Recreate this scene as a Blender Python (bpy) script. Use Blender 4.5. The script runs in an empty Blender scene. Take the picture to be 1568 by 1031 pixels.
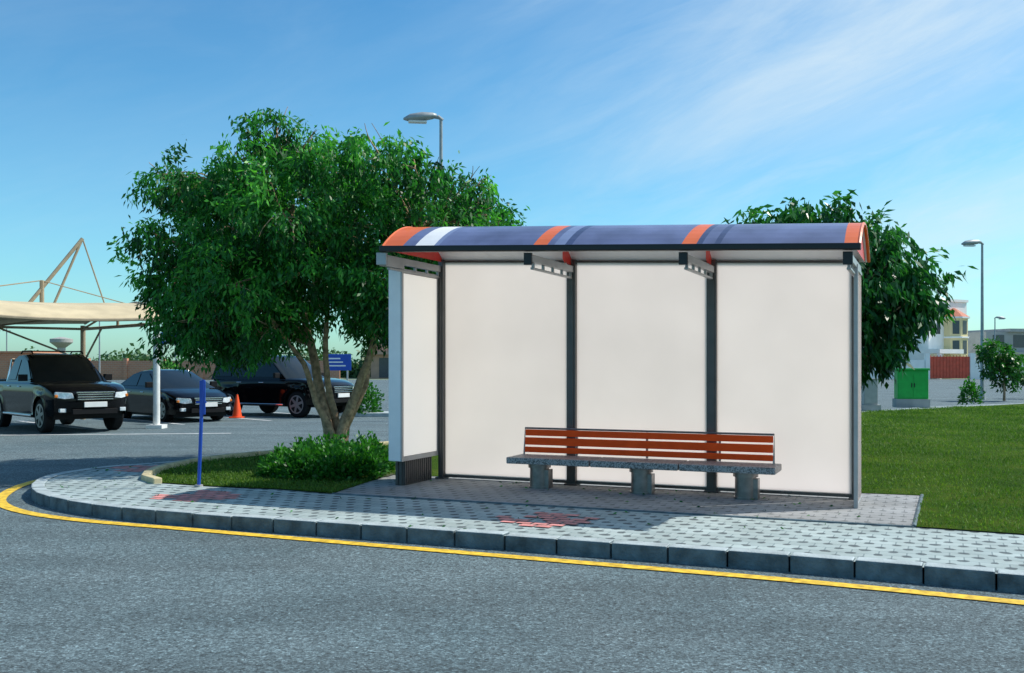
import bpy, math, random
import numpy as np
from mathutils import Vector, Matrix
random.seed(4); rng=np.random.default_rng(7)
S=bpy.context.scene
S.view_settings.view_transform='Standard'; S.view_settings.look='None'; S.view_settings.exposure=0

# ---------------------------------------------------------------- materials
def nt(name):
    m=bpy.data.materials.new(name); m.use_nodes=True
    n=m.node_tree.nodes; l=m.node_tree.links
    return m,n,l,n['Principled BSDF']
def ramp(n,stops):
    r=n.new('ShaderNodeValToRGB'); e=r.color_ramp.elements
    while len(e)<len(stops): e.new(.5)
    for i,(p,c) in enumerate(stops):
        e[i].position=p; e[i].color=(*c,1) if len(c)==3 else c
    return r
def mat(name,col,rough=.6,metal=0,var=.12,scale=6,bump=0,bscale=60,coat=0,spec=.5):
    m,n,l,b=nt(name)
    tc=n.new('ShaderNodeTexCoord'); no=n.new('ShaderNodeTexNoise')
    no.inputs['Scale'].default_value=scale; no.inputs['Detail'].default_value=6
    l.new(tc.outputs['Object'],no.inputs['Vector'])
    lo=tuple(c*(1-var) for c in col); hi=tuple(min(1,c*(1+var)) for c in col)
    r=ramp(n,[(.3,lo),(.7,hi)]); l.new(no.outputs['Fac'],r.inputs['Fac'])
    l.new(r.outputs['Color'],b.inputs['Base Color'])
    b.inputs['Roughness'].default_value=rough; b.inputs['Metallic'].default_value=metal
    b.inputs['Coat Weight'].default_value=coat; b.inputs['Specular IOR Level'].default_value=spec
    if bump:
        n2=n.new('ShaderNodeTexNoise'); n2.inputs['Scale'].default_value=bscale; n2.inputs['Detail'].default_value=4
        l.new(tc.outputs['Object'],n2.inputs['Vector'])
        bp=n.new('ShaderNodeBump'); bp.inputs['Strength'].default_value=bump; bp.inputs['Distance'].default_value=.02
        l.new(n2.outputs['Fac'],bp.inputs['Height']); l.new(bp.outputs['Normal'],b.inputs['Normal'])
    return m
def mixc(n,l,a,b,fac,mode='MIX'):
    x=n.new('ShaderNodeMix'); x.data_type='RGBA'; x.blend_type=mode
    for sock,v in ((x.inputs[0],fac),(x.inputs[6],a),(x.inputs[7],b)):
        if hasattr(v,'is_output'): l.new(v,sock)
        elif isinstance(v,(int,float)): sock.default_value=v
        else: sock.default_value=(*v,1)
    return x.outputs[2]
def math_(n,l,op,a,b=0,c=None):
    x=n.new('ShaderNodeMath'); x.operation=op
    for i,v in enumerate((a,b,c)):
        if v is None: continue
        if hasattr(v,'is_output'): l.new(v,x.inputs[i])
        else: x.inputs[i].default_value=v
    return x.outputs[0]

def asphalt(name,c1,c2):
    m,n,l,b=nt(name); tc=n.new('ShaderNodeTexCoord')
    def N(s,d=5,r=.6):
        x=n.new('ShaderNodeTexNoise'); x.inputs['Scale'].default_value=s; x.inputs['Detail'].default_value=d
        x.inputs['Roughness'].default_value=r; l.new(tc.outputs['Object'],x.inputs['Vector']); return x.outputs['Fac']
    big=ramp(n,[(.32,c1),(.68,c2)]); l.new(N(.5,9,.7),big.inputs['Fac'])
    sp=ramp(n,[(.34,(.25,.25,.25)),(.47,(.85,.85,.85)),(.58,(1.1,1.1,1.1)),(.70,(2.5,2.5,2.4))]); l.new(N(36,6,.9),sp.inputs['Fac'])
    c=mixc(n,l,big.outputs['Color'],sp.outputs['Color'],.9,'MULTIPLY')
    # aggregate: every stone its own tone
    for sc,lo,hi in ((95,.35,1.75),(48,.6,1.45)):
        v=n.new('ShaderNodeTexVoronoi'); v.inputs['Scale'].default_value=sc; l.new(tc.outputs['Object'],v.inputs['Vector'])
        q=n.new('ShaderNodeSeparateColor'); l.new(v.outputs['Color'],q.inputs[0])
        vr=ramp(n,[(0,(lo,)*3),(.5,(.95,)*3),(.86,(1.08,)*3),(1,(hi,)*3)]); l.new(q.outputs[0],vr.inputs['Fac'])
        c=mixc(n,l,c,vr.outputs['Color'],1.0,'MULTIPLY')
    mp=n.new('ShaderNodeMapping'); mp.inputs['Rotation'].default_value=(0,0,.42); mp.inputs['Scale'].default_value=(.25,1.4,1); l.new(tc.outputs['Object'],mp.inputs[0])
    w=n.new('ShaderNodeTexNoise'); w.inputs['Scale'].default_value=1.2; w.inputs['Detail'].default_value=6; l.new(mp.outputs[0],w.inputs[0])
    wr=ramp(n,[(.35,(.82,.82,.82)),(.62,(1.10,1.10,1.10))]); l.new(w.outputs[0],wr.inputs[0])
    c=mixc(n,l,c,wr.outputs[0],.9,'MULTIPLY')
    l.new(c,b.inputs['Base Color']); b.inputs['Roughness'].default_value=.88
    bp=n.new('ShaderNodeBump'); bp.inputs['Strength'].default_value=.8; bp.inputs['Distance'].default_value=.015
    l.new(N(45,5,.8),bp.inputs['Height']); l.new(bp.outputs['Normal'],b.inputs['Normal'])
    return m

def paving(name,c1,c2,joint,dotc,size=.2,dots=True,rot=0.42,dr=.2):
    m,n,l,b=nt(name); tc=n.new('ShaderNodeTexCoord'); mp=n.new('ShaderNodeMapping')
    mp.inputs['Rotation'].default_value=(0,0,rot); l.new(tc.outputs['Object'],mp.inputs['Vector'])
    br=n.new('ShaderNodeTexBrick'); l.new(mp.outputs['Vector'],br.inputs['Vector'])
    br.inputs['Scale'].default_value=1; br.inputs['Brick Width'].default_value=size; br.inputs['Row Height'].default_value=size*.8
    br.inputs['Mortar Size'].default_value=.006; br.inputs['Mortar Smooth'].default_value=.3
    br.inputs['Color1'].default_value=(*c1,1); br.inputs['Color2'].default_value=(*c2,1); br.inputs['Mortar'].default_value=(*joint,1)
    col=br.outputs['Color']; hgt=math_(n,l,'SUBTRACT',1,br.outputs['Fac'])
    if dots:
        sx=n.new('ShaderNodeSeparateXYZ'); l.new(mp.outputs['Vector'],sx.inputs[0])
        u=math_(n,l,'DIVIDE',sx.outputs[0],size/2); v=math_(n,l,'DIVIDE',sx.outputs[1],size*.8)
        v=math_(n,l,'ADD',v,.5)
        row=math_(n,l,'FLOOR',v); u=math_(n,l,'ADD',math_(n,l,'MULTIPLY',u,.5),math_(n,l,'MULTIPLY',row,.5))
        fu=math_(n,l,'SUBTRACT',math_(n,l,'FRACT',u),.5); fv=math_(n,l,'SUBTRACT',math_(n,l,'FRACT',v),.5)
        nz=n.new('ShaderNodeTexNoise'); nz.inputs['Scale'].default_value=9; l.new(tc.outputs['Object'],nz.inputs[0])
        d=math_(n,l,'SQRT',math_(n,l,'ADD',math_(n,l,'POWER',math_(n,l,'ABSOLUTE',fu),2),math_(n,l,'MULTIPLY',math_(n,l,'POWER',math_(n,l,'ABSOLUTE',fv),2),.6)))
        dot=math_(n,l,'LESS_THAN',d,math_(n,l,'MULTIPLY',nz.outputs[0],dr*2))
        col=mixc(n,l,col,dotc,math_(n,l,'MULTIPLY',dot,.85))
        hgt=math_(n,l,'SUBTRACT',hgt,dot)
    no=n.new('ShaderNodeTexNoise'); no.inputs['Scale'].default_value=1.3; no.inputs['Detail'].default_value=8; no.inputs['Roughness'].default_value=.7
    l.new(tc.outputs['Object'],no.inputs['Vector'])
    r=ramp(n,[(.3,(.62,.62,.60)),(.65,(1.1,1.1,1.1))]); l.new(no.outputs['Fac'],r.inputs['Fac'])
    col=mixc(n,l,col,r.outputs['Color'],.85,'MULTIPLY')
    l.new(col,b.inputs['Base Color']); b.inputs['Roughness'].default_value=.85
    bp=n.new('ShaderNodeBump'); bp.inputs['Strength'].default_value=.5; bp.inputs['Distance'].default_value=.008
    l.new(hgt,bp.inputs['Height']); l.new(bp.outputs['Normal'],b.inputs['Normal'])
    return m

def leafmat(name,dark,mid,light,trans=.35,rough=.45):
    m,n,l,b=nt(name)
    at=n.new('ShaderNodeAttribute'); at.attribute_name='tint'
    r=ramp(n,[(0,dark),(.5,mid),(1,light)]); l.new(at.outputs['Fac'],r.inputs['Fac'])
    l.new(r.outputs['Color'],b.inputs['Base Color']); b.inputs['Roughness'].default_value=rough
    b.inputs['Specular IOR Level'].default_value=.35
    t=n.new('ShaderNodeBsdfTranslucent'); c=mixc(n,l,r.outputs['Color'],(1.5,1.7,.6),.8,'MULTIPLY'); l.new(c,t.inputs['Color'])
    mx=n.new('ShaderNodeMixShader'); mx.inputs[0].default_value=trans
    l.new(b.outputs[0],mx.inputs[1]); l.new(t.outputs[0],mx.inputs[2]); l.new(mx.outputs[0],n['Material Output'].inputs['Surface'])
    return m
def panelmat(name,col,tr=.7,emit=0):
    m,n,l,b=nt(name)
    tc=n.new('ShaderNodeTexCoord'); no=n.new('ShaderNodeTexNoise'); no.inputs['Scale'].default_value=.9; no.inputs['Detail'].default_value=4
    l.new(tc.outputs['Object'],no.inputs['Vector'])
    r=ramp(n,[(.3,tuple(c*.94 for c in col)),(.7,col)]); l.new(no.outputs['Fac'],r.inputs['Fac'])
    l.new(r.outputs[0],b.inputs['Base Color']); b.inputs['Roughness'].default_value=.35
    if emit:
        l.new(r.outputs[0],b.inputs['Emission Color']); b.inputs['Emission Strength'].default_value=emit
    t=n.new('ShaderNodeBsdfTranslucent'); l.new(r.outputs[0],t.inputs['Color'])
    mx=n.new('ShaderNodeMixShader'); mx.inputs[0].default_value=tr
    l.new(b.outputs[0],mx.inputs[1]); l.new(t.outputs[0],mx.inputs[2]); l.new(mx.outputs[0],n['Material Output'].inputs['Surface'])
    return m

M={}
M['asphalt']=asphalt('asphalt',(.105,.160,.178),(.160,.218,.235))
M['gutter']=mat('gutter_shadow_dirt',(.06,.075,.08),.95,0,.5,9)  # dirt tone that also paints in the shadow line under the kerb
M['ground']=mat('dry_ground',(.16,.2,.12),.95,var=.3,scale=.05)
M['yellow']=mat('yellow_paint',(.72,.46,.03),.7,var=.4,scale=16)
M['whitepaint']=mat('white_road_paint',(.6,.62,.62),.7,var=.25,scale=5)
M['pave']=paving('sidewalk_pavers',(.39,.47,.465),(.32,.395,.395),(.21,.27,.28),(.05,.07,.08))
M['redpave']=mat('red_pavers',(.62,.25,.23),.85,0,.3,6)
M['platform']=paving('platform_pavers',(.31,.32,.325),(.285,.295,.30),(.19,.20,.205),(.12,.13,.135),.2,True,.40,.16)
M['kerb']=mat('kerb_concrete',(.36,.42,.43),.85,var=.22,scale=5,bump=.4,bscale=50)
M['kerbside']=mat('shaded_weathered_kerb_side',(.105,.15,.17),.9,var=.45,scale=7,bump=.6,bscale=40)  # kerb concrete darkened: the sides' shade and dirt are in the colour
M['kerbpaint']=mat('faded_yellow_kerb',(.55,.47,.28),.85,var=.3,scale=5)
M['soil']=mat('soil',(.05,.06,.025),.95,var=.3,scale=10)
M['bark']=mat('bark',(.40,.27,.17),.9,var=.5,scale=14,bump=.8,bscale=30)
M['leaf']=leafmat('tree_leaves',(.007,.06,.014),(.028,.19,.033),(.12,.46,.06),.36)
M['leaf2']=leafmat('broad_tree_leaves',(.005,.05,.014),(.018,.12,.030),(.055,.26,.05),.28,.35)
M['bushleaf']=leafmat('bush_leaves',(.010,.06,.012),(.03,.16,.02),(.09,.33,.03),.3,.4)
M['farleaf']=leafmat('distant_leaves',(.02,.06,.02),(.04,.11,.04),(.08,.17,.06),.2)
M['grassb']=leafmat('grass_blades',(.055,.13,.014),(.09,.195,.022),(.20,.29,.05),.3,.6)
M['grey']=mat('grey_metal_frame',(.085,.082,.08),.4,.4,.1)
M['lgrey']=mat('light_grey_metal',(.38,.38,.38),.4,.3,.1)
M['black']=mat('black_metal',(.012,.012,.013),.4,.2,.1)
M['white']=mat('white_enamel',(.86,.85,.84),.4,0,.04)
M['panel']=panelmat('translucent_white_panel',(1.0,.93,.90),.93)
M['adface']=panelmat('lightbox_face_added_glow',(.92,.89,.84),.1,.40)  # emission added to brighten this face, which the roof shades
M['roofblue']=mat('roof_slate_blue',(.13,.155,.28),.38,0,.30,2.2,coat=.25)
M['roofdark']=mat('roof_dark_blue',(.055,.075,.16),.38,0,.15,3,coat=.25)
M['rooflight']=mat('roof_light_blue',(.21,.26,.42),.38,0,.15,3,coat=.25)
M['orange']=mat('orange_red_panel',(.82,.16,.04),.4,0,.1,3,coat=.2)
M['red']=mat('red_panel',(.65,.035,.02),.4,0,.1)
M['slat']=mat('bench_red_slats',(.98,.085,.012),.5,0,.10,9,spec=.12)
M['steel']=mat('brushed_steel',(.22,.22,.22),.35,.85,.2,12)
M['post']=mat('blue_paint',(.01,.07,.42),.4,0,.1)
M['pole']=mat('galvanised_pole',(.34,.37,.38),.5,.3,.15)
M['cream']=mat('canopy_fabric',(.56,.46,.29),.75,0,.2,1.5)
M['whitepole']=mat('white_pole',(.75,.75,.72),.5,0,.1)
M['strut']=mat('tan_steel',(.36,.29,.19),.55,0,.15)
M['carblack']=mat('black_car_paint',(.003,.003,.004),.10,0,.05,coat=.2,spec=.2)
M['plastic']=mat('black_plastic',(.008,.008,.009),.6,spec=.2)
M['tyre']=mat('tyre_rubber',(.012,.012,.013),.85,spec=.2)
M['rim']=mat('alloy_rim',(.30,.31,.33),.35,.6)
M['glass']=mat('car_glass',(.010,.014,.016),.05,0,0,1,spec=.4)
M['chrome']=mat('chrome',(.7,.7,.72),.15,1,.02)
M['lamp']=mat('headlamp',(.75,.8,.85),.1,.1,.25,25,coat=1)
M['amber']=mat('amber_lens',(.7,.2,.02),.3)
M['plate']=mat('number_plate',(.8,.8,.78),.5,0,.05)
M['conec']=mat('cone_orange',(.95,.09,.015),.5)
M['gbright']=mat('cabinet_green',(.01,.42,.06),.5,0,.1)
M['hwhite']=mat('white_render',(.90,.89,.85),.8,0,.06,1)
M['hcream']=mat('cream_render',(.80,.66,.36),.8,0,.06,1)
M['tile']=mat('terracotta_tile',(.50,.15,.08),.7,0,.25,8)
M['gate']=mat('red_brown_gate',(.70,.10,.05),.5,0,.15,3)
M['hgrey']=mat('grey_render',(.36,.38,.38),.8,0,.1,1)
M['win']=mat('window_glass',(.05,.07,.09),.1)
M['concrete']=mat('concrete',(.36,.36,.34),.85,0,.15,3)
M['silver']=mat('silver_car_paint',(.5,.52,.55),.25,.5,.05,coat=1)
M['pinkwall']=mat('shop_wall',(.45,.30,.22),.8,0,.15,1)
m,n,l,b=nt('granite'); tc=n.new('ShaderNodeTexCoord'); v=n.new('ShaderNodeTexVoronoi'); v.inputs['Scale'].default_value=85; l.new(tc.outputs['Object'],v.inputs[0])
r=ramp(n,[(0,(.10,.10,.10)),(.25,(.20,.20,.20)),(.5,(.34,.335,.33)),(1,(.45,.45,.44))]); r.color_ramp.interpolation='CONSTANT'
sp=n.new('ShaderNodeSeparateColor'); l.new(v.outputs['Color'],sp.inputs[0]); l.new(sp.outputs[0],r.inputs[0]); l.new(r.outputs[0],b.inputs['Base Color']); b.inputs['Roughness'].default_value=.45; M['granite']=m
m,n,l,b=nt('brick_wall'); tc=n.new('ShaderNodeTexCoord'); mp=n.new('ShaderNodeMapping'); mp.inputs['Rotation'].default_value=(math.pi/2,0,0)
l.new(tc.outputs['Object'],mp.inputs[0]); br=n.new('ShaderNodeTexBrick'); l.new(mp.outputs[0],br.inputs[0]); br.inputs['Scale'].default_value=1.2
br.inputs['Color1'].default_value=(.52,.23,.13,1); br.inputs['Color2'].default_value=(.44,.20,.12,1); br.inputs['Mortar'].default_value=(.45,.34,.25,1)
l.new(br.outputs[0],b.inputs['Base Color']); b.inputs['Roughness'].default_value=.9; M['brick']=m
m,n,l,b=nt('lawn_turf'); tc=n.new('ShaderNodeTexCoord')
def _N(s,d,r):
    x=n.new('ShaderNodeTexNoise'); x.inputs['Scale'].default_value=s; x.inputs['Detail'].default_value=d; x.inputs['Roughness'].default_value=r
    l.new(tc.outputs['Object'],x.inputs[0]); return x.outputs[0]
r1=ramp(n,[(.3,(.028,.070,.008)),(.5,(.055,.115,.012)),(.7,(.12,.16,.025))]); l.new(_N(.7,10,.75),r1.inputs[0])
r2=ramp(n,[(.3,(.35,.35,.3)),(.6,(1.3,1.3,1.2))]); l.new(_N(22,6,.85),r2.inputs[0])
l.new(mixc(n,l,r1.outputs[0],r2.outputs[0],.85,'MULTIPLY'),b.inputs['Base Color']); b.inputs['Roughness'].default_value=1; b.inputs['Specular IOR Level'].default_value=.05
bp=n.new('ShaderNodeBump'); bp.inputs['Strength'].default_value=1; bp.inputs['Distance'].default_value=.05
l.new(_N(18,6,.85),bp.inputs['Height']); l.new(bp.outputs[0],b.inputs['Normal']); M['turf']=m

# ---------------------------------------------------------------- mesh helpers
class G:
    def __init__(s): s.v=[]; s.f=[]; s.m=[]
    def add(s,v,f,mi=0):
        o=len(s.v); s.v+=[tuple(p) for p in v]; s.f+=[tuple(i+o for i in q) for q in f]; s.m+=[mi]*len(f); return s
    def box(s,x0,x1,y0,y1,z0,z1,mi=0):
        v=[(x0,y0,z0),(x1,y0,z0),(x1,y1,z0),(x0,y1,z0),(x0,y0,z1),(x1,y0,z1),(x1,y1,z1),(x0,y1,z1)]
        return s.add(v,[(0,3,2,1),(4,5,6,7),(0,1,5,4),(1,2,6,5),(2,3,7,6),(3,0,4,7)],mi)
    def cyl(s,c,r,z0,z1,seg=16,r2=None,mi=0):
        r2=r if r2 is None else r2
        return s.tube([(c[0],c[1],z0),(c[0],c[1],z1)],[r,r2],seg,mi)
    def tube(s,pts,rad,seg=8,mi=0,cap=True):
        pts=[Vector(p) for p in pts]; v=[];f=[]; k=len(pts); pu=None
        for i,p in enumerate(pts):
            d=(pts[min(i+1,k-1)]-pts[max(i-1,0)]).normalized()
            if pu is None:
                a=Vector((1,0,0)) if abs(d.x)<.9 else Vector((0,1,0)); u=d.cross(a).normalized()
            else: u=(pu-d*pu.dot(d)).normalized()
            pu=u; w=d.cross(u); r=rad[i] if hasattr(rad,'__len__') else rad
            for j in range(seg):
                a=2*math.pi*j/seg; v.append(p+u*(r*math.cos(a))+w*(r*math.sin(a)))
        for i in range(k-1):
            for j in range(seg):
                a=i*seg+j; b2=i*seg+(j+1)%seg; f.append((a,b2,b2+seg,a+seg))
        if cap: f.append(tuple(range(seg))[::-1]); f.append(tuple((k-1)*seg+j for j in range(seg)))
        return s.add(v,f,mi)
    def prism(s,poly,z0,z1,mi=0,ms=None):
        k=len(poly); v=[(x,y,z0) for x,y in poly]+[(x,y,z1) for x,y in poly]
        s.add(v,[tuple(range(k))[::-1],tuple(range(k,2*k))]+[(i,(i+1)%k,(i+1)%k+k,i+k) for i in range(k)],mi)
        if ms is not None: s.m[-k:]=[ms]*k
        return s
    def obj(s,name,mats,parent=None,bevel=0,smooth=False,shear=None,fix=True):
        v=s.v
        if shear: v=[shear(p) for p in v]
        me=bpy.data.meshes.new(name); me.from_pydata(v,[],s.f)
        for mm in (mats if isinstance(mats,(list,tuple)) else [mats]): me.materials.append(M[mm] if isinstance(mm,str) else mm)
        me.polygons.foreach_set('material_index',s.m)
        me.update()
        if fix:
            import bmesh
            bm=bmesh.new(); bm.from_mesh(me)
            if fix=='weld': bmesh.ops.remove_doubles(bm,verts=bm.verts,dist=.0005)
            bmesh.ops.recalc_face_normals(bm,faces=bm.faces); bm.to_mesh(me); bm.free()
        o=bpy.data.objects.new(name,me); S.collection.objects.link(o)
        if smooth:
            me.polygons.foreach_set('use_smooth',[True]*len(me.polygons))
            if smooth!='all':
                md=o.modifiers.new('es','EDGE_SPLIT'); md.split_angle=math.radians(40)
        if bevel:
            md=o.modifiers.new('bv','BEVEL'); md.width=bevel; md.segments=2; md.limit_method='ANGLE'
        if parent: o.parent=parent
        return o
def empty(name,loc=(0,0,0),rz=0):
    e=bpy.data.objects.new(name,None); S.collection.objects.link(e); e.location=loc; e.rotation_euler=(0,0,rz); return e
def sheet(name,poly,z,matn,parent=None):
    me=bpy.data.meshes.new(name); me.from_pydata([(x,y,z) for x,y in poly],[],[tuple(range(len(poly)))]); me.materials.append(M[matn])
    if me.polygons[0].normal.z<0: me.flip_normals()
    o=bpy.data.objects.new(name,me); S.collection.objects.link(o)
    if parent:o.parent=parent
    return o
def smoothpath(pts,n=8):
    P=[Vector((p[0],p[1])) for p in pts]; out=[]
    for i in range(len(P)-1):
        p0=P[max(i-1,0)];p1=P[i];p2=P[i+1];p3=P[min(i+2,len(P)-1)]
        for k in range(n):
            t=k/n; out.append(.5*((2*p1)+(p2-p0)*t+(2*p0-5*p1+4*p2-p3)*t*t+(3*p1-p0-3*p2+p3)*t**3))
    out.append(P[-1]); return out
def resample(P,step):
    out=[P[0]]; acc=0
    for a,b2 in zip(P,P[1:]):
        L=(b2-a).length; 
        while acc+L>=step:
            t=(step-acc)/L; a=a+(b2-a)*t; out.append(a.copy()); L=(b2-a).length; acc=0
        acc+=L
    return out
def normals2(P):
    N=[]
    for i in range(len(P)):
        d=(P[min(i+1,len(P)-1)]-P[max(i-1,0)]).normalized(); N.append(Vector((-d.y,d.x)))
    return N
def leafmesh(name,P,D,L,W,tint,matn,parent=None):
    n_=len(P); R=rng.normal(size=(n_,3)); w=np.cross(D,R); w/=np.linalg.norm(w,axis=1)[:,None]+1e-9
    nn=np.cross(D,w)
    mid=P+D*(L*.45)[:,None]
    V=np.empty((n_,4,3)); V[:,0]=P; V[:,1]=mid+w*(W*.5)[:,None]+nn*(W*.15)[:,None]; V[:,2]=P+D*L[:,None]-np.array([0,0,1])*(L*.12)[:,None]; V[:,3]=mid-w*(W*.5)[:,None]+nn*(W*.15)[:,None]
    me=bpy.data.meshes.new(name); me.vertices.add(n_*4); me.vertices.foreach_set('co',V.reshape(-1))
    me.loops.add(n_*4); me.loops.foreach_set('vertex_index',np.arange(n_*4,dtype=np.int32))
    me.polygons.add(n_); me.polygons.foreach_set('loop_start',np.arange(0,n_*4,4,dtype=np.int32))
    me.update(calc_edges=True)
    a=me.attributes.new('tint','FLOAT','POINT'); a.data.foreach_set('value',np.repeat(np.clip(tint,0,1),4).astype(np.float32))
    me.materials.append(M[matn]); o=bpy.data.objects.new(name,me); S.collection.objects.link(o)
    if parent:o.parent=parent
    return o
def unit(n_):
    d=rng.normal(size=(n_,3)); return d/np.linalg.norm(d,axis=1)[:,None]

# ---------------------------------------------------------------- ground, roads
sheet('ground',[(-900,-200),(900,-200),(900,1500),(-900,1500)],-.128,'ground')
sheet('road',[(-90,-30),(90,-30),(90,116),(-90,104)],-.12,'asphalt')
kerbpts=[(60,-21.8),(14,1.45),(5.2,5.93),(3.53,6.755),(2.42,7.30),(1.52,7.70),(.62,8.06),(-.25,8.42),(-1.08,8.76),(-2.04,9.14),(-2.86,9.46),(-3.87,9.92),(-4.70,10.45),(-5.40,11.15),(-5.85,11.95),(-6.08,12.7),(-6.08,13.4),(-5.75,14.15),(-5.1,14.75),(-4.23,16.1),(-2.34,18.1),(11.3,31),(19.6,37.5),(60,62)]
KP=smoothpath(kerbpts,8)
sheet('sidewalk',[(p.x+0,p.y) for p in KP],0.0,'pave')
def kerb(name,P,step,wid,z0,z1,matn,side=1,gap=.006,outset=0.0):
    g=G(); R=resample(P,step); N=normals2(R)
    for i in range(len(R)-1):
        a,b2=R[i],R[i+1]; d=(b2-a).normalized()*gap; na,nb=N[i]*side,N[i+1]*side
        j=random.uniform(-.005,.005); k=random.uniform(-.004,.004); a0=a-na*(outset+k);b0=b2-nb*(outset+k)
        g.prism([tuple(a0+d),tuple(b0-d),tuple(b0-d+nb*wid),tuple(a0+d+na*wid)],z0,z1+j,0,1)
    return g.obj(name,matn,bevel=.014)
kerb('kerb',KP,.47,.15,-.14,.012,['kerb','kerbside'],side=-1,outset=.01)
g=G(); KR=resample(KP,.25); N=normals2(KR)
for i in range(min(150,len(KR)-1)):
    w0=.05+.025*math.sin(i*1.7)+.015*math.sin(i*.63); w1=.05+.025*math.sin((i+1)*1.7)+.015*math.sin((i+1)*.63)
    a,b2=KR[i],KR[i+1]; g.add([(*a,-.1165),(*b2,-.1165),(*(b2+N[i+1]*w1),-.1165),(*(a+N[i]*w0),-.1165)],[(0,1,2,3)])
g.obj('gutter_shadow_dirt','gutter',fix=False)  # dark sheet standing in for the kerb's shadow line, with gutter dirt
lawnpoly=[(4.55,10.87),(3.6,8.77),(4.38,8.37),(14,3.3),(60,-19.5),(60,61),(19.5,37.1),(11.3,30.7),(-2.0,17.9),(-4.0,15.75),(-4.65,14.6),(-4.78,13.4),(-4.6,12.5),(-4.3,12.05),(-3.6,11.72),(-2.7,11.42),(-2.02,11.04),(-1.6,12.95)]
sheet('lawn',lawnpoly,.012,'turf')
sheet('shelter_platform',[(-1.6,12.95),(4.55,10.87),(3.6,8.77),(-2.02,11.04)],.006,'platform')
kerb('lawn_edging',smoothpath([(-4.3,12.05),(-4.62,12.5),(-4.8,13.4),(-4.68,14.6),(-4.05,15.8),(-2.05,17.95),(1.5,21.3)],8),.5,.11,-.02,.07,['kerbpaint','kerbpaint'],side=1)
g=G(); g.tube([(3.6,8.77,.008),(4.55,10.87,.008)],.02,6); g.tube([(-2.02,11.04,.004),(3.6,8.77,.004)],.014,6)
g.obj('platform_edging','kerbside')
YP=smoothpath([(40,-12.4),(14,.95),(5.2,5.5),(3.40,6.45),(1.99,7.16),(.60,7.76),(-1.05,8.47),(-3.02,9.33),(-4.4,9.93),(-5.25,10.5),(-5.85,11.2),(-6.2,12.0),(-6.42,12.9),(-6.40,13.7),(-6.0,14.5),(-5.3,15.1),(-4.5,16.3)],8)
N=normals2(YP); g=G()
for i in range(len(YP)-1):
    a,b2=YP[i],YP[i+1]; w0=N[i]*.068; w1=N[i+1]*.068
    g.add([(*(a-w0),-.112),(*(b2-w1),-.112),(*(b2+w1),-.112),(*(a+w0),-.112)],[(0,1,2,3)])
g.obj('yellow_road_line','yellow',fix=False)
g=G(); ax=Vector((.72,.69)); hd=Vector((.69,-.72))
for k in range(-4,8):
    o=Vector((-9.2,25.6))+ax*(2.6*k+.6)
    p=[o,o+ax*.12,o+ax*.12-hd*5,o-hd*5]; g.add([(q.x,q.y,-.116) for q in p],[(0,1,2,3)])
g.obj('parking_bay_lines','whitepaint',fix=False)
g=G(); g.add([(-30,19.6,-.115),(-6.5,22.6,-.115),(-6.5,22.75,-.115),(-30,19.75,-.115)],[(0,1,2,3)]); g.obj('white_road_line','whitepaint',fix=False)
def redpatch(cx,cy,nn,seed,z=.004):
    random.seed(seed); g=G(); ca,sa=math.cos(-.42),math.sin(-.42)
    for j in range(-nn,nn+1):
        half=nn-abs(j)*.55
        for i in range(-nn-1,nn+2):
            x=(i+.5*(j%2))
            if abs(x)>half+.3: continue
            if abs(x)>half-.8 and random.random()<.4: continue
            if random.random()<.08: continue
            x*=.16; y=j*.12
            q=[(x-.07,y-.05),(x+.07,y-.05),(x+.07,y+.05),(x-.07,y+.05)]
            g.add([(cx+a*ca-b_*sa,cy+a*sa+b_*ca,z) for a,b_ in q],[(0,1,2,3)])
    g.obj('red_paving_inlay','redpave',fix=False)
redpatch(.36,9.15,3,1,.010); redpatch(-3.5,10.9,3,2); redpatch(-5.2,13.8,3,3)

# ---------------------------------------------------------------- bus shelter
YAW=math.radians(-23.2)
SH=empty('bus_shelter',(-.913,12.57,.006),YAW)
def shear(p): return (p[0],p[1],p[2]*(1-.0152*p[0]))
T=[0.02,1.787,3.483,5.03]
g=G()
for i,t in enumerate(T):
    w=.055 if i in(1,2) else .035
    g.box(t-w,t+w,-.05,.05,0,2.80)
    g.box(t-w-.03,t+w+.03,-.08,.08,0,.02)
    g.box(t-w+.02,t+w-.02,-.062,-.05,.05,2.6)
g.obj('posts','grey',SH,bevel=.006,shear=shear)
g=G()
for a,b_ in zip(T,T[1:]):
    g.box(a+.04,b_-.04,.012,.024,.06,2.765)
g.obj('rear_panels','panel',SH,shear=shear)
g=G(); g.box(T[0],T[3],-.02,.045,.02,.055); g.box(T[0],T[3],-.02,.04,2.767,2.785); g.obj('rails','grey',SH,shear=shear)
g=G(); g.box(-.02,5.1,.01,.022,2.787,2.86); g.obj('clerestory_strip','panel',SH,shear=shear)
g=G(); g.box(5.075,5.095,-.68,-.06,.06,2.6); g.obj('side_panel','panel',SH,shear=shear)
g=G(); g.box(5.065,5.105,-.73,-.685,0,2.68); g.box(5.065,5.105,-.68,-.05,2.605,2.64); g.box(5.065,5.105,-.68,-.05,.02,.055)
g.obj('side_frame','lgrey',SH,bevel=.004,shear=shear)
def rz(s): return 3.12-.30*((s-.72)/.72)**2
ss=[ -.03+ (1.44+.03)*i/16 for i in range(17)]
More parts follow.
